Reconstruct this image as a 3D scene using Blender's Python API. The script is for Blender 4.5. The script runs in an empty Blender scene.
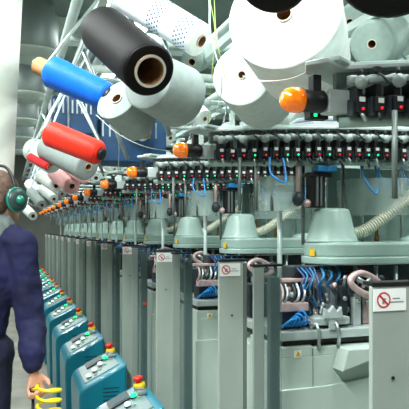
import bpy, bmesh, math, random
from mathutils import Vector, Matrix, Euler
random.seed(7)
R = math.radians
scene = bpy.context.scene
col = scene.collection

# ------------------------------------------------------------------ camera
F = 600.0
TH = math.atan(196.5 / F)
CAM = Vector((0, 0, 1.5))
FW = Vector((math.sin(TH), math.cos(TH), 0)); RT = Vector((math.cos(TH), -math.sin(TH), 0)); UP = Vector((0, 0, 1))
def P(px, py, d):
    """a place seen in the photo at distance d (m) in front of the camera"""
    return CAM + d * (FW + (px - 204.5) / F * RT + (228 - py) / F * UP)
cd = bpy.data.cameras.new('camera'); cam = bpy.data.objects.new('camera', cd); col.objects.link(cam)
cam.location = CAM; cam.rotation_euler = (R(90), 0, -TH)
cd.sensor_width = 36; cd.lens = F / 409 * 36; cd.shift_y = (228 - 204.5) / 409
cd.clip_start = .05
scene.camera = cam

# ------------------------------------------------------------------ materials
def srgb(c):
    return tuple((x / 255 / 12.92) if x / 255 <= .04045 else ((x / 255 + .055) / 1.055) ** 2.4 for x in c) + (1,)
MATS = {}
def mat(name, rgb, rough=.5, metal=0, noise=.08, nscale=12, bump=0, bscale=80, wave=None, emit=None, estr=0, spec=.5, sheen=0, coat=0):
    if name in MATS: return MATS[name]
    m = bpy.data.materials.new(name); m.use_nodes = True; nt = m.node_tree; n = nt.nodes; l = nt.links
    b = n['Principled BSDF']
    b.inputs['Roughness'].default_value = rough; b.inputs['Metallic'].default_value = metal
    b.inputs['Specular IOR Level'].default_value = spec
    b.inputs['Coat Weight'].default_value = coat
    if sheen: b.inputs['Sheen Weight'].default_value = sheen
    tc = n.new('ShaderNodeTexCoord')
    nz = n.new('ShaderNodeTexNoise'); nz.inputs['Scale'].default_value = nscale; nz.inputs['Detail'].default_value = 4
    l.new(tc.outputs['Object'], nz.inputs['Vector'])
    cr = n.new('ShaderNodeValToRGB'); c = srgb(rgb)
    cr.color_ramp.elements[0].color = tuple(max(0, x * (1 - noise * 1.6)) for x in c[:3]) + (1,)
    cr.color_ramp.elements[1].color = tuple(min(1, x * (1 + noise)) for x in c[:3]) + (1,)
    cr.color_ramp.elements[0].position = .3; cr.color_ramp.elements[1].position = .7
    l.new(nz.outputs['Fac'], cr.inputs['Fac']); l.new(cr.outputs['Color'], b.inputs['Base Color'])
    if bump or wave:
        bp = n.new('ShaderNodeBump'); bp.inputs['Strength'].default_value = bump or .3; bp.inputs['Distance'].default_value = .003
        if wave:
            w = n.new('ShaderNodeTexWave'); w.bands_direction = wave[0]; w.inputs['Scale'].default_value = wave[1]
            w.inputs['Distortion'].default_value = 1.5; w.inputs['Detail'].default_value = 2
            l.new(tc.outputs['Object'], w.inputs['Vector']); l.new(w.outputs['Fac'], bp.inputs['Height'])
        else:
            n2 = n.new('ShaderNodeTexNoise'); n2.inputs['Scale'].default_value = bscale
            l.new(tc.outputs['Object'], n2.inputs['Vector']); l.new(n2.outputs['Fac'], bp.inputs['Height'])
        l.new(bp.outputs['Normal'], b.inputs['Normal'])
    if emit:
        b.inputs['Emission Color'].default_value = srgb(emit); b.inputs['Emission Strength'].default_value = estr
    MATS[name] = m; return m
def clear_mat(name, rgb, alpha, rough=.1):
    m = bpy.data.materials.new(name); m.use_nodes = True; nt = m.node_tree; n = nt.nodes; l = nt.links
    b = n['Principled BSDF']; b.inputs['Base Color'].default_value = srgb(rgb); b.inputs['Roughness'].default_value = rough
    tr = n.new('ShaderNodeBsdfTransparent'); mx = n.new('ShaderNodeMixShader')
    nz = n.new('ShaderNodeTexNoise'); nz.inputs['Scale'].default_value = 9
    mr = n.new('ShaderNodeMapRange'); mr.inputs['To Min'].default_value = alpha * .92; mr.inputs['To Max'].default_value = min(1, alpha * 1.08)
    l.new(nz.outputs['Fac'], mr.inputs['Value']); l.new(mr.outputs['Result'], mx.inputs['Fac'])
    l.new(tr.outputs[0], mx.inputs[1]); l.new(b.outputs[0], mx.inputs[2]); l.new(mx.outputs[0], n['Material Output'].inputs['Surface'])
    MATS[name] = m; return m
PANEL = mat('painted_grey_steel', (158, 168, 160), .45, .15, .05, 6)
PANEL2 = mat('dark_grey_steel', (105, 116, 112), .45, .3, .06, 6)
POSTD = mat('mid_grey_steel', (134, 146, 140), .45, .2, .06, 6)
MINT = mat('mint_enamel', (152, 178, 170), .38, 0, .04, 5)
BODY = mat('pale_mint_enamel', (188, 204, 196), .42, 0, .04, 5)
PLATE = mat('machined_plate', (196, 208, 206), .35, .3, .1, 14)
STEEL = mat('brushed_steel', (170, 182, 182), .3, .75, .15, 20)
PALEPIPE = mat('pale_green_pipe', (186, 204, 200), .35, .1, .08, 8)
BLACK = mat('black_plastic', (16, 17, 19), .45, 0, .2, 20)
DARK = mat('dark_casting', (48, 56, 62), .5, .3, .3, 30)
TEAL = mat('teal_console_paint', (6, 122, 144), .42, 0, .08, 5, coat=.2)
TEALD = mat('console_slot', (5, 60, 74), .5)
GREYP = mat('keypad_grey', (112, 134, 134), .4, .1, .1, 30)
RED = mat('red_plastic', (214, 40, 26), .4)
YEL = mat('yellow_plastic', (240, 196, 20), .4)
TAGW = mat('feeder_tag', (206, 212, 210), .5)
WHITE = mat('white_label', (236, 238, 236), .5, noise=.03)
INK = mat('grey_ink', (120, 128, 130), .6)
SIGNRED = mat('sign_red', (196, 40, 44), .5)
AMBER = mat('amber_resin', (140, 100, 44), .35, .1, .15, 60)
BLUEH = mat('blue_air_tube', (20, 130, 205), .3, noise=.15)
BLUED = mat('dark_blue_tube', (14, 60, 120), .35)
BLUEB = mat('blue_connector', (20, 110, 160), .4)
NAVYB = mat('navy_panel', (12, 62, 104), .5, noise=.2)
PINK = mat('pinkish_casting', (196, 170, 168), .4, .25, .2, 25)
HOSE = mat('cream_ribbed_hose', (206, 208, 190), .55, noise=.08)
RINGW = mat('ring_wall_grey', (112, 128, 124), .5, .2, .25, 30)
GUARD = mat('guard_grey', (128, 152, 144), .4, 0, .15, 6)
PURP = mat('mauve_band', (120, 112, 150), .4)
KNOB = mat('grey_knob', (150, 164, 160), .4, .1, .15, 30)
ORG = mat('orange_lens', (255, 122, 4), .2, noise=.3, nscale=60, emit=(255, 110, 0), estr=.3, coat=.6)
LGREEN = mat('green_led', (30, 220, 130), .3, emit=(20, 235, 130), estr=2.2)
LWHITE = mat('white_button', (220, 245, 235), .3, emit=(200, 255, 235), estr=1.1)
LYEL = mat('yellow_button', (240, 225, 120), .3, emit=(250, 230, 110), estr=.6)
LRED = mat('red_led', (240, 30, 40), .3, emit=(255, 20, 40), estr=.5)
CARD = mat('brown_cardboard', (186, 140, 96), .8, noise=.12, nscale=30)
CARDI = mat('brown_core_inside', (150, 108, 66), .8, noise=.2, nscale=30)
PAPER = mat('pale_core_rim', (214, 208, 196), .7)
GLASS = clear_mat('smoked_glass', (80, 104, 104), .36, .08)
PLEXI = clear_mat('milky_plexi', (178, 200, 194), .42, .15)
def yarn(name, rgb, rough=.75, sheen=.04, spec=.25):
    return mat('yarn_' + name, rgb, rough, 0, .05, 40, bump=.35, wave=('Z', 60), sheen=sheen, spec=spec)
Y = dict(black=yarn('black', (9, 8, 9), .6, 0, .16), white=yarn('white', (232, 236, 232)), grey=yarn('pale_grey', (196, 206, 202)),
         blue=yarn('blue', (10, 104, 222), .5), red=yarn('red', (238, 48, 28), .5), pink=yarn('pink', (238, 178, 178)),
         greyd=yarn('grey', (150, 162, 160)), mint=yarn('pale_green', (144, 162, 156)), dred=yarn('dark_red', (200, 30, 36)))

# ------------------------------------------------------------------ mesh builder
class MB:
    def __init__(s): s.bm = bmesh.new(); s.mats = []; s.i = 0
    def m(s, mt):
        if mt not in s.mats: s.mats.append(mt)
        s.i = s.mats.index(mt); return s
    def _faces(s, fs, smooth=False):
        for f in fs: f.material_index = s.i; f.smooth = smooth
    def _bevel(s, vs, w):
        es = list({e for v in vs for e in v.link_edges})
        r = bmesh.ops.bevel(s.bm, geom=es, offset=w, segments=2, affect='EDGES', profile=.5)
        for f in r['faces']: f.material_index = s.i
    def box(s, x0, x1, y0, y1, z0, z1, bev=0, rot=None):
        c = Vector(((x0+x1)/2, (y0+y1)/2, (z0+z1)/2))
        M = Matrix.Translation(c) @ (rot.to_matrix().to_4x4() if rot else Matrix()) @ Matrix.Diagonal((abs(x1-x0), abs(y1-y0), abs(z1-z0), 1))
        r = bmesh.ops.create_cube(s.bm, size=1, matrix=M)
        s._faces({f for v in r['verts'] for f in v.link_faces})
        if bev: s._bevel(r['verts'], bev)
        return s
    def prism(s, pts, axis, a0, a1, bev=0):
        """pts: 2D outline; axis: 'x','y','z' extrude direction"""
        def mk(p, a):
            return {'y': (p[0], a, p[1]), 'x': (a, p[0], p[1]), 'z': (p[0], p[1], a)}[axis]
        A = [s.bm.verts.new(mk(p, a0)) for p in pts]; B = [s.bm.verts.new(mk(p, a1)) for p in pts]
        n = len(pts); fs = [s.bm.faces.new(A), s.bm.faces.new(B[::-1])]
        for i in range(n): fs.append(s.bm.faces.new((A[i], B[i], B[(i+1) % n], A[(i+1) % n])))
        s._faces(fs); bmesh.ops.recalc_face_normals(s.bm, faces=fs)
        if bev: s._bevel(A + B, bev)
        return s
    def lathe(s, prof, a=(0,0,0), b=(0,0,1), seg=24, smooth=True, squash=1, ends=True):
        """prof: list of (r, h) ; h metres from a towards b"""
        a = Vector(a); ax = (Vector(b) - a).normalized()
        q = ax.to_track_quat('Z', 'Y'); rows = []
        for r, h in prof:
            row = []
            for k in range(seg):
                t = 2*math.pi*k/seg
                row.append(s.bm.verts.new(a + q @ Vector((r*math.cos(t), r*math.sin(t)*squash, h))))
            rows.append(row)
        fs = []
        for i in range(len(rows)-1):
            for k in range(seg):
                fs.append(s.bm.faces.new((rows[i][k], rows[i][(k+1) % seg], rows[i+1][(k+1) % seg], rows[i+1][k])))
        s._faces(fs, smooth)
        if ends:
            e = [s.bm.faces.new(rows[0][::-1]), s.bm.faces.new(rows[-1])]; s._faces(e)
        return s
    def cyl(s, a, b, r, r2=None, seg=12):
        L = (Vector(b) - Vector(a)).length
        return s.lathe([(r, 0), (r2 if r2 is not None else r, L)], a, b, seg)
    def sph(s, c, r, sc=(1,1,1), seg=12, rot=None):
        M = Matrix.Translation(c) @ (rot.to_matrix().to_4x4() if rot else Matrix()) @ Matrix.Diagonal((*sc, 1))
        v = bmesh.ops.create_uvsphere(s.bm, u_segments=seg, v_segments=max(6, seg*2//3), radius=r, matrix=M)
        s._faces({f for x in v['verts'] for f in x.link_faces}, True); return s
    def tube(s, pts, r, seg=8, smooth=True, rads=None):
        pts = [Vector(p) for p in pts]; rows = []; prev = None
        for i, p in enumerate(pts):
            t = (pts[min(i+1, len(pts)-1)] - pts[max(i-1, 0)]).normalized()
            if prev is None:
                n = t.orthogonal().normalized()
            else:
                n = (prev - t*prev.dot(t)); n = n.normalized() if n.length > 1e-6 else t.orthogonal().normalized()
            prev = n; b = t.cross(n); rr = rads[i] if rads else r
            rows.append([s.bm.verts.new(p + rr*(math.cos(2*math.pi*k/seg)*n + math.sin(2*math.pi*k/seg)*b)) for k in range(seg)])
        fs = []
        for i in range(len(rows)-1):
            for k in range(seg): fs.append(s.bm.faces.new((rows[i][k], rows[i][(k+1) % seg], rows[i+1][(k+1) % seg], rows[i+1][k])))
        fs += [s.bm.faces.new(rows[0][::-1]), s.bm.faces.new(rows[-1])]
        s._faces(fs, smooth); return s
    def build(s, name, parent=None, loc=None, rot=None):
        me = bpy.data.meshes.new(name); bmesh.ops.recalc_face_normals(s.bm, faces=s.bm.faces[:]); s.bm.to_mesh(me); s.bm.free()
        for mt in s.mats: me.materials.append(mt)
        o = bpy.data.objects.new(name, me); col.objects.link(o)
        if parent: o.parent = parent
        if loc is not None: o.location = loc
        if rot is not None: o.rotation_euler = rot
        return o
def curve(pts, n=8):
    """Catmull-Rom through points"""
    pts = [Vector(p) for p in pts]; out = []
    q = [2*pts[0]-pts[1]] + pts + [2*pts[-1]-pts[-2]]
    for i in range(1, len(q)-2):
        for k in range(n):
            t = k/n; p0, p1, p2, p3 = q[i-1:i+3]
            out.append(.5*((2*p1) + (-p0+p2)*t + (2*p0-5*p1+4*p2-p3)*t*t + (-p0+3*p1-3*p2+p3)*t**3))
    return out + [pts[-1]]
def tag(o, label=None, cat=None, group=None, kind=None):
    if label: o['label'] = label
    if cat: o['category'] = cat
    if group: o['group'] = group
    if kind: o['kind'] = kind
    return o
def empty(name, loc=(0,0,0), rot=(0,0,0)):
    o = bpy.data.objects.new(name, None); col.objects.link(o); o.location = loc; o.rotation_euler = rot; o.empty_display_size = .05; return o
def copy_tree(o, parent=None):
    kids = list(o.children); c = o.copy(); col.objects.link(c); c.parent = parent
    for k in kids: copy_tree(k, c)
    return c
ORD = ['nearest', 'second', 'third', 'fourth', 'fifth', 'sixth', 'seventh', 'eighth', 'ninth', 'tenth', 'eleventh', 'twelfth', 'thirteenth']

# ------------------------------------------------------------------ room
FLOORM = mat('worn_concrete_floor', (150, 148, 138), .35, 0, .25, 3, bump=.05, bscale=30)
CEILM = mat('ceiling_panels', (112, 124, 120), .7, noise=.1, nscale=2)
WALLM = mat('plaster_wall', (128, 132, 126), .8, noise=.08, nscale=2)
WALLD = mat('green_grey_wall', (104, 124, 120), .8, noise=.2, nscale=1.5)
tag(MB().m(FLOORM).box(-4, 5, -4, 16, -.1, 0).build('floor'), kind='structure')
tag(MB().m(CEILM).box(-4, 5, -4, 16, 3.7, 3.8).build('ceiling'), kind='structure')
tag(MB().m(WALLM).box(-4, 5, 16, 16.1, 0, 3.7).build('wall_back'), kind='structure')
tag(MB().m(WALLM).box(-4.1, -4, -4, 16, 0, 3.7).build('wall_left'), kind='structure')
tag(MB().m(WALLD).box(5, 5.1, -4, 16, 0, 3.7).build('wall_right'), kind='structure')

# ------------------------------------------------------------------ machines
Y0, PITCH, NM = .973, .862, 13
def no_touch_sign(mb, x, y, z, w, h):
    """white label with a red prohibition ring; lies on the plane y facing -y, x = left, z = top"""
    mb.m(WHITE).box(x, x+w, y-.0012, y, z-h, z)
    cx, cz, r = x+h*.52, z-h*.5, h*.36
    yy = y-.0018
    def ring(ro, ri, m):
        mb.m(m); N = 24; A = []; B = []
        for k in range(N):
            t = 2*math.pi*k/N
            A.append(mb.bm.verts.new((cx+ro*math.cos(t), yy, cz+ro*math.sin(t)))); B.append(mb.bm.verts.new((cx+ri*math.cos(t), yy, cz+ri*math.sin(t))))
        mb._faces([mb.bm.faces.new((A[k], A[(k+1) % N], B[(k+1) % N], B[k])) for k in range(N)])
    ring(r, r*.8, SIGNRED)
    d = r*.62; t = r*.09
    mb.m(SIGNRED); v = [mb.bm.verts.new((cx+a, yy, cz+b)) for a, b in ((-d-t, d-t), (-d+t, d+t), (d+t, -d+t), (d-t, -d-t))]; mb._faces([mb.bm.faces.new(v)])
    mb.m(INK)
    mb.box(cx-r*.18, cx+r*.12, yy+.0002, yy+.0005, cz-r*.5, cz+r*.2); mb.box(cx-r*.1, cx+r*.35, yy+.0002, yy+.0005, cz+r*.05, cz+r*.2)
    for k, (u, v2) in enumerate(((.58, .8), (.5, .92))):
        mb.box(x+w*u, x+w*v2, yy+.0002, yy+.0006, z-h*(.42+.16*k)-h*.05, z-h*(.42+.16*k))
def ring_pt(t, off=0):
    """row of feeders: slightly bowed line from the aisle inwards, relative to the machine origin (0 = sign post)"""
    x = .03 + .66*t
    y = .15 - .215*t - .05*math.sin(math.pi*t)
    return Vector((x, y - off, 0))
def make_machine():
    root = empty('knitting_machine', (.65, 0, 0))
    # --- posts on the aisle side
    p = MB().m(PANEL).box(0, .086, 0, .012, 0, 1.39, .002).build('sign_post', root)
    MB().m(PANEL2).box(.0865, .098, -.002, .03, 0, 1.385, .002).build('door_seal', p)
    MB().m(BLACK).box(-.001, .1, -.003, .03, 1.391, 1.398, .001).build('cap', p)
    mb = MB(); no_touch_sign(mb, .002, -.0008, 1.385, .072, .042); mb.build('warning_label', p)
    MB().m(BLACK).lathe([(.0035, 0), (.0035, .002)], (.045, -.0005, 1.215), (.045, -1, 1.215), 10).build('screw', p)
    q = MB().m(POSTD).box(0, .032, -.29, -.28, 0, 1.39, .002).build('door_post', root)
    MB().m(GLASS).box(.033, .088, -.287, -.279, .2, 1.388).build('smoked_glass', q)
    MB().m(BLACK).box(-.001, .09, -.291, -.262, 1.391, 1.398, .001).build('cap', q)
    MB().m(PANEL2).box(.058, .088, -.275, -.25, .25, 1.36, .002).build('inner_profile', q)
    # --- base body
    b = MB().m(BODY).box(.15, 1.1, -.145, .2, 0, 1.1, .006).box(.15, .262, -.145, .1, 1.095, 1.13, .004).box(.262, 1.1, -.145, .1, 1.095, 1.125, .004).build('base_cabinet', root)
    MB().m(PANEL2).box(.262, .2635, -.1462, -.144, .75, 1.12).build('seam', b)
    # moulded lip: wavy raised lower apron
    MB().m(BODY).prism([(.14, .2), (.14, 1.0), (.30, 1.002), (.4, 1.01), (.6, 1.03), (1.1, 1.05), (1.1, .2)], 'y', -.158, -.146, .002).build('apron', b)
    MB().m(BODY).prism([(.35, 1.124), (.33, 1.055), (.42, 1.08), (1.0, 1.085), (1.0, 1.124)], 'y', -.21, -.147, .004).build('drip_guard', b)
    mb = MB().m(WHITE).box(.197, .222, -.147, -.1455, 1.095, 1.118)
    mb.m(YEL).prism([(.2, 1.1), (.2195, 1.1), (.2098, 1.1165)], 'y', -.1485, -.147).m(BLACK).prism([(.2085, 1.103), (.211, 1.103), (.211, 1.111), (.2085, 1.111)], 'y', -.149, -.1486)
    mb.build('warning_triangle', b)
    MB().m(BLACK).box(.16, 1.08, -.13, .18, 1.131, 1.148).build('gasket', root)
    MB().m(PLATE).box(.15, 1.1, -.15, .2, 1.149, 1.178, .004).build('bed_plate', root)
    for x in (.265, .335):
        MB().m(STEEL).tube([(x+.012, -.155, 1.12), (x+.008, -.17, 1.17), (x, -.165, 1.2), (x-.006, -.14, 1.19), (x-.004, -.135, 1.16)], .006, 8).build('clamp_handle', root)
    # --- rear cabinet & guts
    MB().m(DARK).box(.36, 1.08, .14, .2, 1.18, 1.36, .004).build('rear_housing', root)
    cyl = MB().m(DARK).lathe([(.1, 0), (.1, .04), (.085, .05), (.085, .12), (.07, .125), (.07, .17)], (.42, .02, 1.179), (.42, .02, 2), 28).build('needle_cylinder', root)
    mb = MB().m(STEEL)
    for k in range(20):
        t = 2*math.pi*k/20; mb.box(.42+.087*math.cos(t)-.004, .42+.087*math.cos(t)+.004, .02+.087*math.sin(t)-.004, .02+.087*math.sin(t)+.004, 1.235, 1.3)
    mb.build('cam_ring', cyl)
    rnd = random.Random(3)
    for k in range(12):
        t = R(150 + 22*k); c = Vector((.42 + .13*math.cos(t), .02 + .12*math.sin(t), 1.179))
        h = rnd.uniform(.05, .13); m_ = [STEEL, DARK, PLATE, PINK][k % 4]
        mb = MB().m(m_).box(c.x-.014, c.x+.014, c.y-.012, c.y+.012, 1.179, 1.179+h, .003, None)
        mb.m(STEEL).cyl(c+Vector((0, -.004, h)), c+Vector((rnd.uniform(-.03, .03), -.02, h+.035)), .005).sph(c+Vector((0, -.014, h*.7)), .008)
        mb.build('cam_block', root)
    # aisle-end box seen between posts
    MB().m(DARK).box(.17, .24, -.11, -.03, 1.179, 1.235, .004).m(PINK).box(.165, .26, -.125, -.08, 1.2355, 1.264, .004).build('lever_block', root)
    for k in range(6):
        x = .165 + .018*k + rnd.uniform(-.005, .005)
        MB().m([PINK, STEEL, DARK, PLATE, STEEL, DARK][k]).tube(curve([(x, -.11, 1.262), (x+.004, -.125, 1.28), (x+.010, -.115, 1.3), (x+.012, -.09, 1.325)], 3), .0045, 6).build('lever', root)
    MB().m(PINK).box(.15, .3, -.1, -.06, 1.326, 1.338, .003).build('lever_bar', root)
    # pink ring-shaped casting
    pr = MB().m(PINK); pts = []
    for k in range(25):
        t = 2*math.pi*k/24; pts.append((.465 + .05*math.cos(t)*(1+.15*math.cos(2*t)), -.13+.01*math.sin(t), 1.315 + .034*math.sin(t)-.01*math.cos(t)))
    pr.tube(pts, .012, 8); pr.m(DARK).box(.42, .51, -.115, -.1, 1.285, 1.345, .002).m(STEEL).cyl((.43, -.13, 1.335), (.495, -.12, 1.305), .009).cyl((.45, -.13, 1.305), (.48, -.135, 1.336), .006); pr.build('striper_ring', root)
    MB().m(PLATE).prism([(.29, 1.215), (.295, 1.25), (.31, 1.235), (.325, 1.256), (.34, 1.235), (.355, 1.25), (.36, 1.215)], 'y', -.165, -.15, .002).m(PLATE).box(.315, .335, -.16, -.15, 1.179, 1.215).build('crown_gear', root)
    MB().m(DARK).box(.225, .3, -.08, 0, 1.18, 1.375, .003).m(BLACK).box(.235, .25, -.09, -.08, 1.22, 1.36, .001).build('dark_column', root)
    rn = random.Random(5)
    for k in range(5):
        x = .24+.015*k; j = lambda: rn.uniform(-.012, .012)
        MB().m(BLUEB if k % 2 else BLUED).tube(curve([(x, -.08, 1.37), (x+.008+j(), -.11, 1.335+j()), (x-.01+j(), -.115, 1.3+j()), (x+.02+j(), -.1, 1.26), (x+.03+j(), -.09, 1.23+j())], 5), .0035, 6).build('air_tube', root)
    for k in range(26):
        x = rn.uniform(.16, .62); z = rn.uniform(1.19, 1.34); y = rn.uniform(-.125, -.07)
        m_ = rn.choice([STEEL, DARK, BLACK, PLATE, BLACK, DARK, PINK]); q_ = Vector((rn.uniform(-.03, .03), rn.uniform(-.01, .01), rn.uniform(-.03, .03)))
        MB().m(m_).cyl((x, y, z), Vector((x, y, z))+q_, rn.uniform(.004, .008), seg=8).sph((x, y, z), rn.uniform(.007, .012), seg=8).build('linkage', root)
    MB().m(PLATE).box(.27, .40, -.14, -.06, 1.19, 1.214, .003).build('gear_shelf', root)
    for k in range(5):
        x = .16 + .013*k
        MB().m(BLUEH).tube(curve([(x, -.1, 1.18), (x+.01, -.14, 1.2+.01*k), (x+.03, -.15, 1.215), (x+.03, -.12, 1.19), (x+.05, -.13, 1.205)], 5), .0035, 6).build('air_tube', root)
    for k in range(3):
        x = .36 + .03*k
        MB().m(BLUEB).tube(curve([(x, -.02, 1.37), (x-.01, -.06, 1.34), (x-.02, -.05, 1.31), (x+.01, -.03, 1.27)], 5), .005, 6).build('air_tube', root)
    for x in (.47, .55, .63, .72):
        MB().m(STEEL).cyl((x, -.06, 1.179), (x, -.06, 1.37), .008).m(DARK).box(x-.018, x+.018, -.085, -.045, 1.22, 1.29, .003).build('guide_column', root)
    # --- cover with hat
    def slab(r, yb):
        pts = [(.44 - r*math.sin(t), .02 - r*math.cos(t)) for t in [math.pi*i/12 for i in range(13)]]
        return pts + [(.52, yb), (1.1, yb), (1.1, .02-r)]
    cv = MB().m(MINT).prism(slab(.118, .16), 'z', 1.378, 1.402, .004)
    cv.m(MINT).prism(slab(.11, .15), 'z', 1.4, 1.452, .009)
    cover = cv.build('head_cover', root)
    MB().m(MINT).lathe([(.094, 0), (.09, .006), (.086, .014), (.074, .055), (.063, .104), (.058, .113), (.048, .117)], (.425, .02, 1.451), (.425, .02, 3), 40).build('conical_hood', cover)
    MB().m(YEL).box(.328, .331, -.03, .0, 1.405, 1.43).build('yellow_sticker', cover)
    MB().m(MINT).sph((.77, .0, 1.45), .05, (1.6, 1, .5), 16).build('cover_bulge', cover)
    # pole
    MB().m(PALEPIPE).cyl((.285, .145, 1.178), (.285, .145, 1.6), .009).build('support_rod', root)
    # ribbed hose + amber brackets
    c = curve([(.475, -.0, 1.476), (.53, -.02, 1.49), (.60, -.03, 1.535), (.68, -.03, 1.59), (.78, .0, 1.64), (.95, .06, 1.66)], 60)
    MB().m(HOSE).tube(c, .02, 14, rads=[.0195 + .0028*math.sin(i*.95) for i in range(len(c))]).build('ribbed_hose', root)
    for x, y in ((.54, .10), (.615, .03)):
        MB().m(AMBER).box(x-.006, x+.006, y-.004, y+.004, 1.439, 1.54, .002).cyl((x, y, 1.445), (x, y, 1.47), .009).build('amber_bracket', root)
    # --- central shaft, guards, tubes
    MB().m(BLACK).box(.345, .39, .0, .06, 1.57, 1.69, .003).m(PANEL2).box(.35, .357, -.01, 0, 1.575, 1.68).box(.365, .372, -.01, 0, 1.575, 1.68).m(BLACK).box(.32, .41, -.01, .04, 1.675, 1.69, .002).build('drive_bracket', root)
    MB().m(BLUEB).box(.345, .42, -.03, .02, 1.692, 1.712, .003).build('blue_connector', root)
    MB().m(PLEXI).lathe([(.13, 0), (.14, .13)], (.64, .08, 1.545), (.64, .08, 2), 32, ends=False).build('plexi_guard', root)
    MB().m(PLEXI).lathe([(.07, 0), (.085, .12)], (.27, .12, 1.56), (.27, .12, 2), 24, ends=False).build('plexi_guard', root)
    MB().m(GUARD).box(.5, 1.08, .18, .195, 1.44, 1.73, .004).build('rear_guard', root)
    for k, (x, w) in enumerate(((.53, .05), (.6, .06), (.7, .05), (.18, .045), (.8, .06))):
        MB().m(BLUEH).tube(curve([(x, 0, 1.735), (x-.01, -.03, 1.68), (x+w*.5, -.05, 1.62+.01*k), (x+w, -.03, 1.66), (x+w+.004, 0, 1.735)], 5), .0035, 6).build('air_tube', root)
    for x in (.1, .16, .22, .34, .5, .58, .75, .84):
        MB().m(STEEL if x > .5 else PANEL2).cyl((x, .07, 1.44 if x > .32 else 1.56), (x, .07, 1.74), .006).build('guide_rod', root)
    MB().m(DARK).sph((.3, .03, 1.6), .02, (1, 1, 1.3)).m(PINK).sph((.33, .02, 1.585), .014).cyl((.3, .03, 1.62), (.3, .03, 1.74), .008).build('solenoid', root)
    # --- feeder ring: top plate, lip, rail
    top = [(ring_pt(t).x, ring_pt(t).y+.0) for t in [i/10 for i in range(11)]] + [(.95, -.08), (1.0, .2), (.8, .34), (.4, .36), (.1, .3), (-.03, .21), (-.06, .15), (-.03, .11)]
    tp = MB().m(PLATE).prism(top, 'z', 1.838, 1.848, .002).build('ring_plate', root)
    MB().m(PALEPIPE).prism([(x*.94+.03, y*.9+.02) for x, y in top], 'z', 1.8485, 1.858, .002).build('upper_rim', tp)
    dome = [(.32, .1), (.36, .03), (.5, -.0), (.7, -.03), (.95, -.05), (.98, .2), (.8, .3), (.45, .3), (.34, .2)]
    dm = MB().m(PLATE).prism(dome, 'z', 1.8585, 1.872, .002).m(PURP).prism([(x*.99+.006, y*.98) for x, y in dome], 'z', 1.872, 1.877).m(BODY).prism([(x*.97+.02, y*.95+.006) for x, y in dome], 'z', 1.877, 1.892, .004)
    dm.build('ring_cover', tp)
    MB().m(MINT).tube([ring_pt(i/10) + Vector((0, .02, 1.728)) for i in range(11)], .012, 8).build('lower_rail', root)
    MB().m(RINGW).prism([(ring_pt(t).x, ring_pt(t).y+.03) for t in (0, .25, .5, .75, 1)] + [(ring_pt(t).x, ring_pt(t).y+.045) for t in (1, .75, .5, .25, 0)], 'z', 1.735, 1.838).build('ring_wall', root)
    c = [ring_pt(i/120, .012) + Vector((0, 0, 1.812)) for i in range(121)]
    MB().m(KNOB).tube(c, .012, 10, rads=[.0085 + .002*math.sin(i*.9) for i in range(121)]).build('knob_rail', root)
    N = 20
    for k in range(N):
        p_ = ring_pt((k+.6)/N)
        u = MB().m(BLACK).box(p_.x-.013, p_.x+.013, p_.y-.028, p_.y+.01, 1.741, 1.773, .002).box(p_.x-.006, p_.x+.006, p_.y-.02, p_.y+.02, 1.773, 1.80)
        u.m(DARK if k % 3 else STEEL).cyl((p_.x, p_.y-.015, 1.75), (p_.x+rnd.uniform(-.02, .02), p_.y-.03, 1.715+rnd.uniform(-.01, .01)), .0045, seg=6).m(DARK).box(p_.x-.018, p_.x-.006, p_.y-.02, p_.y, 1.735, 1.755+rnd.uniform(0, .02))
        u = u.build('feeder_unit', root)
        jz = rnd.uniform(-.003, .003)
        MB().m(TAGW).box(p_.x-.0065, p_.x+.0065, p_.y-.030, p_.y-.0285, 1.761+jz, 1.771+jz).build('tag', u)
        MB().m(LGREEN if k in (3, 6, 7, 10, 14, 15) else LRED).sph((p_.x+.002, p_.y-.0295, 1.748), .0034, seg=8).build('led', u)
        if k % 2 == 0:
            MB().m(KNOB).sph((p_.x, p_.y-.026, 1.804), .0145).m(BLACK).lathe([(.006, 0), (.004, .014)], (p_.x, p_.y-.022, 1.818), (p_.x, p_.y-.022, 3), 8).build('knob', u)
        else:
            MB().m(BLACK).box(p_.x-.007, p_.x+.007, p_.y-.02, p_.y-.004, 1.824, 1.837, .001).m(DARK).tube([(p_.x, p_.y-.012, 1.826), (p_.x, p_.y-.036, 1.812), (p_.x+.012, p_.y-.038, 1.8), (p_.x+.028, p_.y-.034, 1.797)], .003, 6).build('yarn_guide', u)
    # back row of the ring
    for k in range(8):
        x = .03 + .09*k
        MB().m(BLACK).box(x, x+.05, .3, .33, 1.76, 1.79, .002).m(LGREEN).box(x+.01, x+.018, .298, .2995, 1.765, 1.772).build('rear_feeder', root)
    # --- signal lamp
    L = Vector((-.070, .17, 1.77))
    lb = MB().m(BLACK).lathe([(.018, 0), (.024, .004), (.024, .05), (.018, .056)], L+Vector((.008, 0, 0)), L+Vector((1, 0, 0)), 20)
    lb.box(L.x+.032, L.x+.052, L.y-.012, L.y+.012, 1.78, 1.825, .002).m(PLATE).box(L.x+.064, L.x+.12, L.y-.02, L.y+.02, 1.745, 1.795, .004)
    lb = lb.build('signal_lamp', root)
    MB().m(ORG).lathe([(.0, -.042), (.012, -.041), (.021, -.034), (.026, -.022), (.027, -.008), (.0265, .004)], L+Vector((.005, 0, 0)), L+Vector((1, 0, 0)), 24).build('orange_dome', lb)
    MB().m(PALEPIPE).tube([L+Vector((.11, 0, .01)), L+Vector((.13, .02, .05)), L+Vector((.15, .04, .068))], .008).build('lamp_bracket', root)
    MB().m(DARK).box(.17, .36, .15, .2, 1.18, 1.30, .004).build('rear_housing', root)
    return root
mach = make_machine()
looks = ['sign post cut by the right edge', 'sign post directly under conical hood', 'red prohibition sign on narrow post', 'blue tube beside it']
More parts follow.
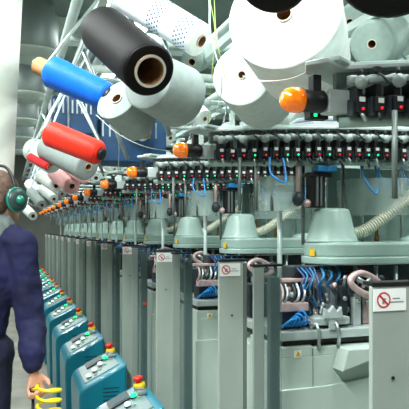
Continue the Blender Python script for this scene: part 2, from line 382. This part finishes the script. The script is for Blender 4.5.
for n in range(NM):
    o = mach if n == 0 else copy_tree(mach)
    o.location = (.65, Y0 + PITCH*n, 0)
    if n == 3: MB().m(RED).lathe([(.009, 0), (.008, .008)], (.07, -.292, 1.08), (.07, -1, 1.08), 12).build('red_latch', o)
    if n == 0: lab = 'nearest mint and grey knitting machine, its sign post cut by the photo\'s right edge'
    else: lab = '%s mint and grey knitting machine from the camera in the long row' % ORD[n]
    tag(o, lab, 'knitting machine', 'knitting machines in the long row')

# ------------------------------------------------------------------ consoles
def make_console():
    r = empty('control_console', (.65, 0, 0))
    # outline in x/z
    prof = [(-.262, 0), (-.272, .54), (-.269, .58), (-.255, .606), (-.23, .624), (-.1, .687), (-.02, .73), (-.006, .734), (-.004, 0)]
    b = MB().m(TEAL).prism(prof, 'y', -.2, .26, .012).build('body', r)
    mb = MB().m(TEALD)
    for k in range(5): mb.box(-.14, -.05, -.2015, -.199, .6-.022*k, .606-.022*k)
    mb.build('vent_slots', b)
    sl = math.atan2(.106, .21); e = Euler((0, -sl, 0))
    MB().m(GREYP).box(-.245, -.028, -.14, .215, .665, .676, .003, e).build('keypad_panel', r)
    def top(x): return .677 + (x + .14)*math.tan(sl)
    pts = [(-.205, -.09), (-.165, -.04), (-.125, .015), (-.085, .08)]
    for i, (x, y) in enumerate(pts):
        m_ = (LWHITE, LWHITE, LWHITE, LGREEN)[i]
        MB().m(BLACK).lathe([(.016, 0), (.016, .006)], (x, y, top(x)), (x-.2, y, top(x)+1), 14).m(m_).lathe([(.0145, 0), (.0145, .016), (.010, .021)], (x, y, top(x)), (x-.2, y, top(x)+1), 14).build('push_button', r)
    for i in range(4):
        x = -.17+.035*i; y = -.11 + .05*i
        MB().m(PANEL).box(x-.01, x+.01, y-.006, y+.006, top(x)-.001, top(x)+.004, .001).build('key', r)
    MB().m(BLACK).box(-.2, -.09, .09, .21, .672, .682, .002, e).m(TEALD).box(-.185, -.105, .105, .195, .677, .684, 0, e).build('display', r)
    x, y = -.038, .15; z = top(x)
    s = MB().m(YEL).lathe([(.03, 0), (.028, .028), (.02, .032)], (x, y, z-.004), (x-.25, y, z+1), 20).build('emergency_stop', r)
    MB().m(RED).lathe([(.014, 0), (.014, .012), (.024, .016), (.025, .026), (.018, .032)], (x-.007, y, z+.026), (x-.25-.007, y, z+1.026), 20).build('red_knob', s)
    for dy in (-.11, -.06):
        MB().m(STEEL).box(-.075, -.03, y+dy, y+dy+.03, z-.002, z+.014, .003).build('toggle', r)
    return r
con = make_console()
for n in range(2, NM):
    o = con if n == 2 else copy_tree(con)
    o.location = (.645, Y0 + PITCH*n, 0)
    tag(o, ('nearest teal control console, its green button and red emergency stop cut by the lower edge' if n == 2 else
            '%s teal control console from the camera, with lit buttons and red emergency stop' % ORD[n-2]), 'control console', 'control consoles along the aisle')

# ------------------------------------------------------------------ yarn creel
creel = empty('yarn_creel', (.36, Y0, 0))
inv = creel.location.copy()
RAILS = [(.29, 2.5), (.36, 2.42), (.47, 2.56), (.95, 2.36), (1.5, 2.42), (1.82, 2.1), (1.82, 2.3), (1.95, 2.62)]
def cpart(mb, name, parent=creel):
    for v in mb.bm.verts: v.co -= inv
    return mb.build(name, parent)
for i, (x, z) in enumerate(RAILS):
    if i == 0: cpart(MB().m(PALEPIPE).cyl((x, 1.2, z), (x, 13, z), .024, seg=16), 'rail')
    else: cpart(MB().m(PALEPIPE if i != 2 else STEEL).box(x-.016, x+.016, 1.0 if i > 2 else 1.3, 13, z-.02, z+.02, .003), 'rail')
BEAMW = mat('white_bar', (226, 236, 230), .4)
for n in range(1, 13):
    y = Y0 + PITCH*n + .38
    cpart(MB().m(PALEPIPE).cyl((.3, y, 2.46), (1.9, y, 2.5), .018), 'crossbar')
    if n > 2: cpart(MB().m(BEAMW).cyl((.5, y-.1, 2.74), (2.1, y-.1, 2.74), .03), 'crossbar')
    cpart(MB().m(STEEL).cyl((.36, y, 2.40), (.6, y+.05, 1.86), .011), 'hanger')
    if n > 1: cpart(MB().m(PALEPIPE).cyl((.9, y+.1, 2.2), (1.9, y+.1, 2.2), .014), 'crossbar')
    cpart(MB().m(PALEPIPE).box(1.8, 1.84, y-.02, y+.02, 0, 2.5, .003), 'upright')
tag(creel, 'long pale green metal creel frame holding yarn cones above the machines', 'yarn creel')

def spin(a, b):
    return (Vector(b)-Vector(a)).to_track_quat('Z', 'Y').to_euler()
HN = [0]
def cone(label, a, b, ra, rb, colr, core=None, hole=True, shoulder=.12, corelen=.0, taillen=.004, arm=None, endcap=False, name='yarn_cone', cat='yarn cone', group=None, seg=40):
    """a: open end (hole seen) ; b: other end"""
    a = Vector(a); b = Vector(b); L = (b-a).length
    r = empty(name, a, spin(a, b))
    core = core or .028*ra/.06
    s = shoulder*min(ra, rb)
    mb = MB().m(Y[colr])
    prof = [(core, .0), (ra-s*1.6, 0), (ra-s*.6, s*.25), (ra, s)]
    for k in range(1, 8): prof.append((ra+(rb-ra)*k/8, s+(L-2*s)*k/8))
    prof += [(rb, L-s), (rb-s*.6, L-s*.25), (rb-s*1.6, L), (core, L)]
    mb.lathe(prof, (0,0,0), (0,0,1), seg, ends=False).build('yarn_package', r)
    e = corelen
    cm = CARD
    MB().m(PAPER).lathe([(core*.86, -.004-e), (core*1.02, -.004-e)], (0,0,0), (0,0,1), seg, ends=False).m(cm).lathe([(core*1.01, -.004-e), (core*1.0, L+taillen)], (0,0,0), (0,0,1), seg, ends=False).m(CARDI).lathe([(core*.86, -.004-e), (core*.8, L+taillen)], (0,0,0), (0,0,1), seg, ends=False).build('core_tube', r)
    if endcap: MB().m(BLACK).lathe([(core*.8, -.012), (core*1.25, -.01), (core*1.3, .002)], (0,0,0), (0,0,1), seg).build('end_cap', r)
    tag(r, label, cat, group)
    # spindle on the creel
    mid = b if arm is None else Vector(arm)
    x, z = min(RAILS, key=lambda q: (q[0]-mid.x)**2 + (q[1]-mid.z)**2)
    y = max(1.32, mid.y)
    ax = (b-a).normalized()
    cpart(MB().m(STEEL).tube([a+ax*L*.35, b+ax*.03, Vector((x, y, z-.02))], .006, 8).cyl(b+ax*.002, b+ax*(.02 + max(0, taillen-.01)), core*.75), 'spindle')
    return r
G = 'yarn cones on the creel'
# foreground cones
cone('large black yarn cone with brown cardboard core facing the camera', P(150, 71, 1.36), P(104, 31, 1.64), .0605, .066, 'black', core=.037, shoulder=.12, group=None)
c_ = cone('white yarn cone printed with blue dots, behind the black cone', P(201, 41, 1.85), P(118, -9, 2.0), .053, .057, 'white', core=.02, group=None)
mb = MB().m(mat('blue_print', (30, 90, 130), .6))
for band in (.025, .14):
    for row in range(5):
        for k in range(22):
            h = band + row*.011; t = 2*math.pi*(k + .5*(row % 2))/22; rr = .0535 + h*.0145
            q = Vector((math.cos(t), math.sin(t), 0)); mb.lathe([(.0032, -.001), (.0032, .0004)], q*rr + Vector((0,0,h)), q*2*rr + Vector((0,0,h)), 6)
mb.build('blue_dot_print', c_)
cone('pale grey yarn cone directly below the black cone', P(147, 80, 1.78), P(180, 97, 1.93), .088, .100, 'greyd', core=.022, shoulder=.06)
cone('grey yarn cone beside blue bobbin with dark hole at its lower tip', P(117, 99, 1.86), P(140, 127, 1.97), .074, .058, 'greyd', core=.018, shoulder=.06, taillen=.04)
cone('largest white yarn cone, brightly lit end face, above orange signal lamp', P(284, 14, 1.42), P(304, 62, 1.68), .137, .128, 'white', core=.02, shoulder=.03)
cone('pale grey yarn cone left of the largest white cone', P(242, 75, 1.74), P(264, 97, 1.98), .090, .106, 'grey', core=.012, shoulder=.05)
cone('black yarn cone cut by the top edge, over the largest white cone', P(272, -13, 1.1), P(285, -66, 1.2), .064, .09, 'black', core=.012, shoulder=.2)
cone('black yarn cone cut by the top right corner of the photo', P(388, -33, 1.0), P(405, -85, 1.15), .1, .11, 'black', core=.02, shoulder=.2)
cone('blue yarn bobbin with cardboard core tube sticking out', P(110, 98, 1.93), P(50, 71, 2.02), .046, .054, 'blue', core=.03, endcap=True, taillen=.055,  name='yarn_bobbin', cat='yarn bobbin', shoulder=.35, arm=P(58, 50, 2.15))
cone('bright red yarn bobbin hanging below the blue bobbin', P(101, 154, 2.5), P(48, 133, 2.6), .052, .056, 'red', core=.02, endcap=True,  name='yarn_bobbin', cat='yarn bobbin', shoulder=.35)
cone('grey yarn bobbin partly hidden behind bright red bobbin', P(88, 167, 3.0), P(48, 147, 3.2), .072, .075, 'greyd', core=.02, name='yarn_bobbin', cat='yarn bobbin')
cone('pale grey yarn bobbin left of the bright red bobbin', P(52, 163, 3.3), P(34, 150, 3.5), .06, .07, 'grey', core=.02, name='yarn_bobbin', cat='yarn bobbin')
cone('slim dark red yarn bobbin below the pale grey bobbin', P(48, 167, 3.1), P(30, 157, 3.2), .019, .022, 'dred', core=.008, name='yarn_bobbin', cat='yarn bobbin')
cone('pink yarn bobbin below the bright red bobbin, larger of the two', P(72, 186, 3.7), P(56, 172, 3.95), .055, .06, 'pink', core=.02, name='yarn_bobbin', cat='yarn bobbin')
cone('small pink yarn bobbin next to a white one below red bobbin', P(84, 176, 3.5), P(70, 167, 3.8), .045, .05, 'pink', core=.02, name='yarn_bobbin', cat='yarn bobbin')
far = [(56, 186, 42, 176, .045, 'white', 4.0), (66, 172, 48, 162, .05, 'white', 4.4), (96, 178, 84, 168, .042, 'white', 4.6), (42, 205, 31, 192, .036, 'greyd', 4.6),
       (54, 199, 42, 189, .038, 'grey', 5.0), (38, 194, 30, 184, .045, 'white', 5.2), (62, 194, 52, 184, .04, 'greyd', 5.4), (33, 216, 26, 209, .036, 'white', 4.8), (48, 186, 38, 168, .05, 'greyd', 6.2)]
where = ['above the worker\'s ear muff, upper one', 'over the second row of bobbins', 'right of the smaller pink bobbin', 'low beside the worker\'s ear muff', 'in the middle of the far cluster', 'just right of the worker\'s hair', 'under the larger pink bobbin', 'nearest the worker\'s neck', 'at the top of the far cluster']
for (x0, y0, x1, y1, r, c, d), w in zip(far, where):
    cone('%s yarn cone %s' % ({'white': 'white', 'grey': 'pale grey', 'greyd': 'grey'}[c], w), P(x0, y0, d), P(x1, y1, d+.25), r, r*1.1, c, core=.016, group=G, seg=24)
rk = random.Random(11)
LOWG = mat('galvanised_bracket', (120, 136, 132), .4, .4, .2, 30)
for i in range(16):
    n_ = 3 + i*.55; y_ = Y0 + PITCH*n_
    p_ = Vector((.3 + rk.uniform(-.05, .2), y_, rk.uniform(1.86, 2.2)))
    cpart(MB().m([STEEL, LOWG, DARK][i % 3]).tube([p_, p_+Vector((rk.uniform(.05, .2), .05, -rk.uniform(.03, .15))), p_+Vector((.0, .1, .3))], .012, 8), 'bracket_arm')
# cones over the machines further back
k = 0
for n in range(2, 9):
    for (x, z, dy, c) in ((.85, 2.12, .3, 'grey'), (1.2, 2.2, .1, 'white'), (1.55, 2.1, .35, 'grey')):
        y = Y0 + PITCH*n + dy
        a = Vector((x, y, z)); b = a + Vector((-.07, .14, .09))
        cone('%s yarn cone on the creel above %s knitting machine, %s of three' % ('white' if c == 'white' else 'pale grey', ORD[n], ('left', 'middle', 'right')[k % 3]), a, b, .06, .08, c, core=.016, group=G, seg=24)
        k += 1

for (px, py, d, r_, w_) in ((372, 44, 2.6, .1, 'just right of the largest white cone, above feeder ring'), (400, 40, 2.9, .1, 'near the right photo edge, above feeder ring'), (350, 22, 3.2, .085, 'small, upper right between white and black cones'), (192, 62, 3.0, .06, 'far back between the dotted cone and round grey cone')):
    cone('pale green yarn cone %s' % w_, P(px, py, d), P(px+14, py-8, d+.22), r_, r_*1.15, 'mint', core=.02, seg=28)

# yarn threads
THR = mat('yarn_thread', (214, 222, 214), .7); THY = mat('yellow_thread', (190, 220, 120), .7)
def thread(label, pts, m_=THR, r=.0011):
    tag(MB().m(m_).tube(curve(pts, 6), r, 5).build('yarn_thread'), label, 'thread')
thread('white thread running along the largest white cone to ring plate', [P(243, 76, 1.6), P(262, 81, 1.3), P(290, 79, 1.3), P(312, 70, 1.3), P(340, 62, 1.25)], r=.0014)
thread('thin thread curving from grey cone tip down to feeder ring', [P(96, 115, 1.75), P(120, 135, 1.75), P(150, 148, 1.8), P(185, 152, 2.0)])
thread('thin thread dropping behind the bright red bobbin', [P(100, 110, 1.8), P(118, 140, 2.1), P(118, 175, 2.5)])
thread('pale yellow thread hanging left of the white cone, left strand', [P(209, -5, 1.7), P(215, 30, 1.7), P(213, 60, 1.7), P(208, 125, 1.9)], THY)
thread('pale yellow thread hanging left of the white cone, right strand', [P(214, -5, 1.7), P(216, 30, 1.7), P(221, 60, 1.7), P(236, 125, 1.95)], THY)
thread('thin thread hanging in front of grey cone', [P(213, 45, 1.3), P(222, 85, 1.25), P(214, 120, 1.6)])

# ------------------------------------------------------------------ background things
# navy hoods behind first creel
for (x, y, z, w, l, h, lab) in ((.57, 3.9, 1.93, .44, .3, .3, 'dark blue machine housing behind the grey cone'), (.26, 3.9, 2.1, .29, .3, .24, 'dark blue slotted housing between the blue and red bobbins')):
    r = empty('machine_housing', (x, y, z))
    MB().m(NAVYB).box(0, w, 0, l, 0, h, .012).build('shell', r)
    mb = MB().m(STEEL)
    for k in range(9): mb.box(.01+k*w/10, .02+k*w/10, -.004, 0, h*.55, h*.9)
    mb.build('grille', r)
    MB().m(STEEL).cyl((w*.5, l*.5, h), (w*.5, l*.5, 2.42-z if x < .6 else 2.4-z), .012).build('hanger_rod', r)
    tag(r, lab, 'machine housing')
# pillar behind worker
pl = MB().m(mat('cream_paint', (246, 246, 238), .7, noise=.04, nscale=3)).lathe([(.25, 0), (.30, 1.4), (.345, 2.4), (.41, 3.69)], P(-42, 228, 3.6) * 1 - Vector((0, 0, 1.5)), P(-42, 228, 3.6) + Vector((0, 0, 2)), 40)
tag(pl.build('pillar'), 'thick cream pillar widening upward at left edge behind the worker', 'pillar')
# ceiling services
DUCT = mat('galvanised_duct', (108, 118, 116), .45, .2, .15, 6)
for i, yy in enumerate((5.0, 6.6, 8.2, 9.8, 11.4)):
    r = empty('extraction_duct', (.0, yy, 2.9))
    MB().m(DUCT).lathe([(.2, 0), (.21, .02), (.21, .3), (.18, .34), (.18, .78)], (.18, 0, 0), (.18, 0, 1), 28).build('drum', r)
    MB().m(PANEL).lathe([(.14, 0), (.14, .04), (.22, .05), (.22, .07)], (.18, 0, -.06), (.18, 0, 1), 28).build('collar', r)
    tag(r, '%s grey round extraction duct hanging from the ceiling over the aisle' % ORD[i], 'duct', 'extraction ducts over the aisle')
BEAM = mat('white_beam', (196, 208, 202), .6)
for i, yy in enumerate((2.6, 4.6, 6.4, 8.2, 10, 12.2, 14)):
    tag(MB().m(BEAM).box(-4, 5, yy, yy+.16, 3.45, 3.7, .004).build('trim_%d' % (i+1)), kind='structure')
TUBE = mat('fluorescent_tube', (255, 255, 250), .4, emit=(238, 255, 248), estr=7)
li = 0
for yy in (0.0, 1.35, 3.4, 5.5, 7.6, 9.7, 11.8):
    for xx, side in ((-.75, 'left'), (1.15, 'right'), (2.9, 'far right')):
        r = empty('ceiling_light', (xx, yy, 3.3))
        MB().m(BEAM).box(-.09, .09, -.62, .62, .04, .09, .004).build('housing', r)
        for dx in (-.04, .04): MB().m(TUBE).cyl((dx, -.6, .018), (dx, .6, .018), .018).build('tube', r)
        MB().m(STEEL).cyl((0, -.4, .09), (0, -.4, .4), .006).cyl((0, .4, .09), (0, .4, .4), .006).build('hanger', r)
        tag(r, 'twin tube fluorescent ceiling light, %s line, %s from the camera' % (side, ORD[li//3]), 'ceiling light', 'fluorescent ceiling lights')
        li += 1
        ld = bpy.data.lights.new('tube_light', 'AREA'); ld.shape = 'RECTANGLE'; ld.size = .2; ld.size_y = 1.2
        ld.energy = {-.75: 55, 1.15: 26, 2.9: 26}[xx] * (1 if yy > 1.5 else 2.1 if xx < 0 else 1.2); ld.color = (.93, 1, .97)
        lo = bpy.data.objects.new('tube_light', ld); col.objects.link(lo); lo.location = (xx, yy, 3.27)
# long pipes overhead to the right
for i, (x, z, r_, w) in enumerate(((1.9, 2.75, .05, 'lower right'), (2.3, 2.95, .07, 'upper right'), (.75, 2.95, .04, 'over the machines'), (1.35, 2.8, .035, 'between the machines and far wall'))):
    tag(MB().m(PALEPIPE).cyl((x, 1.8, z), (x, 15.98, z), r_, seg=16).box(x-.006, x+.006, 4, 4.012, z, 3.69).box(x-.006, x+.006, 9, 9.012, z, 3.69).build('overhead_pipe'), 'long pale green overhead pipe, %s' % w, 'pipe')
# second row of machines behind (simple cabinets with mint covers)
def back_machine():
    r = empty('rear_machine', (0, 0, 0))
    MB().m(BODY).box(0, .7, 0, .6, 0, 1.1, .02).build('base_cabinet', r)
    MB().m(MINT).box(.02, .68, .02, .58, 1.12, 1.5, .03).build('head_cover', r)
    MB().m(PLATE).lathe([(.3, 0), (.32, .03), (.32, .06)], (.35, .3, 1.78), (.35, .3, 3), 28).build('ring_plate', r)
    MB().m(DARK).lathe([(.3, 0), (.3, .05)], (.35, .3, 1.7), (.35, .3, 3), 28).build('feeder_ring', r)
    for dx in (.12, .58): MB().m(PANEL2).cyl((dx, .3, 1.5), (dx, .3, 1.7), .03).build('column', r)
    MB().m(PALEPIPE).box(.3, .4, .25, .35, 1.84, 2.7, .004).box(.0, .7, .27, .33, 2.4, 2.46, .003).box(0, .7, .27, .33, 2.1, 2.14, .003).build('creel_post', r)
    return r
bmch = back_machine()
for n in range(10):
    o = bmch if n == 0 else copy_tree(bmch)
    o.location = (2.2, 1.6 + 1.1*n, 0)
    tag(o, 'mint machine of the rear row, %s from the camera' % ORD[n], 'knitting machine', 'machines of the rear row')

# ------------------------------------------------------------------ worker
SK = mat('skin', (206, 150, 124), .55, noise=.08, nscale=20)
JK = mat('navy_work_jacket', (15, 18, 62), .85, noise=.22, nscale=9, bump=.25, bscale=300)
TR = mat('navy_trousers', (14, 17, 46), .85, noise=.15, nscale=8)
HAIR = mat('short_brown_grey_hair', (96, 74, 62), .8, noise=.35, nscale=60, bump=.8, bscale=160)
COLLAR = mat('grey_collar', (112, 122, 118), .8, noise=.2, nscale=30)
SHOE = mat('black_shoe', (20, 20, 22), .5)
MUFF = mat('dark_muff_shell', (44, 62, 62), .4)
MUFT = mat('teal_muff_shell', (16, 120, 100), .35, coat=.3)
def blob(name, parts, m_, parent, vox=.009, smooth=4, disp=0):
    """one continuous skin over tapered limbs: ('c', a, b, ra, rb) and ('e', centre, (rx,ry,rz), rotz)"""
    bm = bmesh.new()
    for p in parts:
        if p[0] == 'c':
            a, b, ra, rb = Vector(p[1]), Vector(p[2]), p[3], p[4]; n = max(2, int((b-a).length/(.3*min(ra, rb)))+1)
            for i in range(n+1):
                t = i/n; bmesh.ops.create_icosphere(bm, subdivisions=2, radius=ra+(rb-ra)*t, matrix=Matrix.Translation(a.lerp(b, t)))
        else:
            rt = p[3] if len(p) > 3 else Euler((0,0,0))
            bmesh.ops.create_icosphere(bm, subdivisions=3, radius=1, matrix=Matrix.Translation(p[1]) @ rt.to_matrix().to_4x4() @ Matrix.Diagonal((*p[2], 1)))
    me = bpy.data.meshes.new(name); bm.to_mesh(me); bm.free()
    t = bpy.data.objects.new(name, me); col.objects.link(t)
    md = t.modifiers.new('r', 'REMESH'); md.mode = 'VOXEL'; md.voxel_size = vox; md.use_smooth_shade = True
    if smooth: s = t.modifiers.new('s', 'SMOOTH'); s.iterations = smooth; s.factor = .5
    if disp:
        tx = bpy.data.textures.new(name, 'CLOUDS'); tx.noise_scale = .07; tx.noise_depth = 2
        dm = t.modifiers.new('d', 'DISPLACE'); dm.texture = tx; dm.strength = disp; dm.mid_level = .5; dm.texture_coords = 'LOCAL'
    dg = bpy.context.evaluated_depsgraph_get(); me2 = bpy.data.meshes.new_from_object(t.evaluated_get(dg))
    bpy.data.objects.remove(t)
    me2.materials.clear(); me2.materials.append(m_); me2.name = name
    for f in me2.polygons: f.use_smooth = True
    o = bpy.data.objects.new(name, me2); col.objects.link(o); o.parent = parent
    return o
D = 2.69
base = P(-30, 228, D+.03); base.z = 0
per = empty('person', base)
def W(px, py, d): return P(px, py, d) - base
hf = R(-50)     # facing: away from the camera and to the right
def loc(c, x, y, z):   # x right, y forward, z up in the head's frame
    return c + Vector((x*math.cos(hf) - y*math.sin(hf), x*math.sin(hf) + y*math.cos(hf), z))
hc = W(0, 198, D+.02); er = Euler((0, 0, hf))
pel = Vector((0, 0, .93)); chest = W(-15, 275, D+.02); neckb = W(-6, 222, D+.02)
shR = W(21, 243, D-.0); elR = W(31, 322, D+.03); wrR = W(33, 370, D-.05)
shL = W(-46, 243, D+.12); elL = shL + Vector((-.05, .04, -.3)); wrL = elL + Vector((.03, .12, -.22))
hipR = pel + Vector((.09, -.02, 0)); hipL = pel + Vector((-.09, .05, 0))
knR = hipR + Vector((0, .03, -.43)); knL = hipL + Vector((-.02, .06, -.43)); anR = Vector((.09, -.05, .09)); anL = Vector((-.13, .06, .09))
def hand(wr, side):
    """relaxed curled hand below the wrist, closing on what it holds"""
    out = []
    d = Vector((.12, -.1, -1)).normalized() if side > 0 else Vector((0, .1, -1)).normalized()
    ac = Vector((1, .25, .1)).normalized()       # across the knuckles
    nrm = d.cross(ac).normalized()
    kn = [wr + d*.085 + ac*(x) for x in (-.032, -.011, .011, .031)]
    for k in kn: out.append(('c', wr+d*.01+(k-wr)*.08, k, .017, .0125))
    ln = (.030, .034, .032, .024)
    for k, l_ in zip(kn, ln):
        p1 = k + (d*.75 + nrm*.6).normalized()*l_*1.1; p2 = p1 + (nrm - d*.15).normalized()*l_*.8; p3 = p2 + (nrm*.5 - d*.9).normalized()*l_*.6
        out += [('c', k, p1, .0105, .0095), ('c', p1, p2, .0095, .0088), ('c', p2, p3, .0088, .0078)]
    t0 = wr + d*.03 + ac*.028*1; t1 = t0 + (d*.6+ac*.6+nrm*.4).normalized()*.04; t2 = t1 + (d*.5+nrm*.9+ac*-.1).normalized()*.032
    out += [('c', t0, t1, .014, .0115), ('c', t1, t2, .0112, .009)]
    return out
body = [('e', hc+Vector((0,0,.015)), (.076, .096, .103), er), ('e', loc(hc, 0, .035, -.055), (.058, .062, .068), er),
        ('e', loc(hc, 0, .096, -.012), (.013, .02, .022), er), ('e', loc(hc, 0, .085, .02), (.05, .02, .02), er), ('e', loc(hc, 0, .09, -.052), (.024, .012, .01), er), ('e', loc(hc, 0, .082, -.092), (.022, .02, .018), er),
        ('e', loc(hc, .078, -.002, -.01), (.012, .02, .032), er), ('e', loc(hc, -.078, -.002, -.01), (.012, .02, .032), er),
        ('c', hc+Vector((0,0,-.06)), neckb, .058, .066), ('c', neckb, chest, .08, .12), ('e', chest, (.16, .1, .17)), ('c', chest, pel, .11, .13),
        ('c', neckb+Vector((0,0,-.03)), shR, .05, .052), ('c', neckb+Vector((0,0,-.03)), shL, .05, .052),
        ('c', shR, elR, .05, .04), ('c', elR, wrR, .038, .024), ('c', shL, elL, .05, .04), ('c', elL, wrL, .038, .026),
        ('c', pel, hipR, .12, .09), ('c', pel, hipL, .12, .09), ('c', hipR, knR, .085, .055), ('c', knR, anR, .054, .035), ('c', hipL, knL, .085, .055), ('c', knL, anL, .054, .035)]
body += hand(wrR, 1) + hand(wrL, -1)
blob('body', body, SK, per, .0065, 2)
jk = [('c', neckb+Vector((0,0,-.02)), chest, .085, .13), ('e', chest, (.19, .125, .19)), ('c', chest, pel+Vector((0,0,.02)), .145, .15), ('e', pel+Vector((0,0,-.03)), (.185, .15, .09)),
      ('c', neckb+Vector((0,0,-.035)), shR, .062, .066), ('c', neckb+Vector((0,0,-.035)), shL, .062, .066),
      ('c', shR, elR, .07, .068), ('c', elR, wrR+Vector((0,0,.08)), .068, .06), ('c', elR, wrR+Vector((0,0,.035)), .05, .05), ('c', shL, elL, .068, .06), ('c', elL, wrL+Vector((0,0,.03)), .06, .042)]
jacket = blob('work_jacket', jk, JK, per, .009, 3, .022)
tr = [('c', pel, hipR, .14, .11), ('c', pel, hipL, .14, .11), ('c', hipR, knR, .105, .08), ('c', knR, anR, .08, .065), ('c', hipL, knL, .105, .08), ('c', knL, anL, .08, .065)]
blob('trousers', tr, TR, per, .011, 3, .015)
for a in (anR, anL):
    blob('shoe', [('c', Vector((a.x, a.y-.03, .052)), Vector((a.x+.05, a.y+.15, .042)), .05, .04), ('c', Vector((a.x, a.y, .1)), Vector((a.x, a.y, .06)), .045, .05)], SHOE, per, .01, 2)
blob('collar', [('c', neckb+Vector((-.0,0,.02)), neckb+Vector((0,0,-.03)), .076, .1), ('c', neckb+Vector((-.03,-.02,.035)), neckb+Vector((-.04,-.02,-.01)), .07, .09)], COLLAR, per, .008, 3)
hair = [('e', loc(hc, 0, -.008, .028), (.083, .1, .1), er), ('e', loc(hc, 0, -.04, -.02), (.075, .066, .075), er), ('e', loc(hc, .06, .01, .01), (.022, .05, .05), er), ('e', loc(hc, -.06, .01, .01), (.022, .05, .05), er)]
blob('hair', hair, HAIR, per, .006, 2, .006)
for s in (-1, 1):
    MB().m(WHITE).sph(loc(hc, s*.032, .092, .002), .012).m(BLACK).sph(loc(hc, s*.032, .1015, .002), .0045).build('eye', per)
mf = empty('hearing_protector', base); 
for s in (1, -1):
    a = loc(hc, s*.082, 0, -.012); b = loc(hc, s*.2, 0, -.012)
    MB().m(BLACK).lathe([(.044, 0), (.049, .006), (.049, .014), (.044, .018)], a-base*0, b, 28, squash=1).m(MUFF).lathe([(.052, .016), (.053, .026), (.047, .04), (.03, .048), (.0, .05)], a, b, 28, ends=False).m(MUFT).tube([a+(b-a).normalized()*.03 + Vector((0, 0, .0)) + (loc(Vector((0,0,0)), 0, math.cos(t), 0)*.052 + Vector((0,0,math.sin(t)*.052))) for t in [2*math.pi*i/28 for i in range(29)]], .006, 6).m(MUFT).sph(a+(b-a).normalized()*.048, .021, (1, 1, 1)).build('ear_cup', mf)
band = []
for i in range(21):
    t = math.pi*i/20; band.append(loc(hc, .1*math.cos(t), .005, -.012 + .158*math.sin(t)))
MB().m(BLACK).tube(band, .007, 8).build('headband', mf)
tag(mf, 'dark ear muffs with teal cup ring worn by the worker', 'ear muffs')
tag(per, 'person in a navy work jacket seen from behind, arm lowered, hand gripping yellow coiled hose', 'person')

# yellow coiled air hose
hs = P(38, 392, D-.11)
ax = P(49, 385, D-.1); pts = []
N = 9
for i in range(N*20+1):
    t = 2*math.pi*i/20; pts.append(ax + Vector((.05*math.cos(t+2.6), .05*math.sin(t+2.6), -.043*i/20)))
pts = [hs+Vector((-.02, .0, .012)), hs + Vector((-.005, -.012, .018))] + pts + [ax+Vector((.02, .02, -.5)), ax+Vector((-.05, .1, -.7)), Vector((.1, 2.9, .012)), Vector((.25, 3.2, .01)), Vector((.3, 4.0, .01))]
tag(MB().m(mat('yellow_hose', (246, 214, 20), .35, noise=.06)).tube(pts, .0066, 10).build('coiled_air_hose'), 'yellow coiled air hose hanging from the worker\'s hand', 'air hose')
g = empty('air_gun', P(33, 394, D-.07))
MB().m(DARK).cyl((0,0,.0), (.0,0,-.2), .007).build('nozzle', g)
MB().m(BLACK).cyl((-.005,0,.03), (0,0,-.02), .012).cyl((0,0,.0), (.03,-.01,-.005), .008).build('grip', g)
tag(g, 'thin dark air gun held in the worker\'s hand', 'air gun')

# ------------------------------------------------------------------ world & view
w = bpy.data.worlds.new('world'); scene.world = w; w.use_nodes = True
w.node_tree.nodes['Background'].inputs[0].default_value = (.86, .97, .94, 1); w.node_tree.nodes['Background'].inputs[1].default_value = .2
vs = scene.view_settings; vs.view_transform = 'Standard'; vs.look = 'None'; vs.gamma = 1; vs.exposure = 0; vs.use_curve_mapping = False
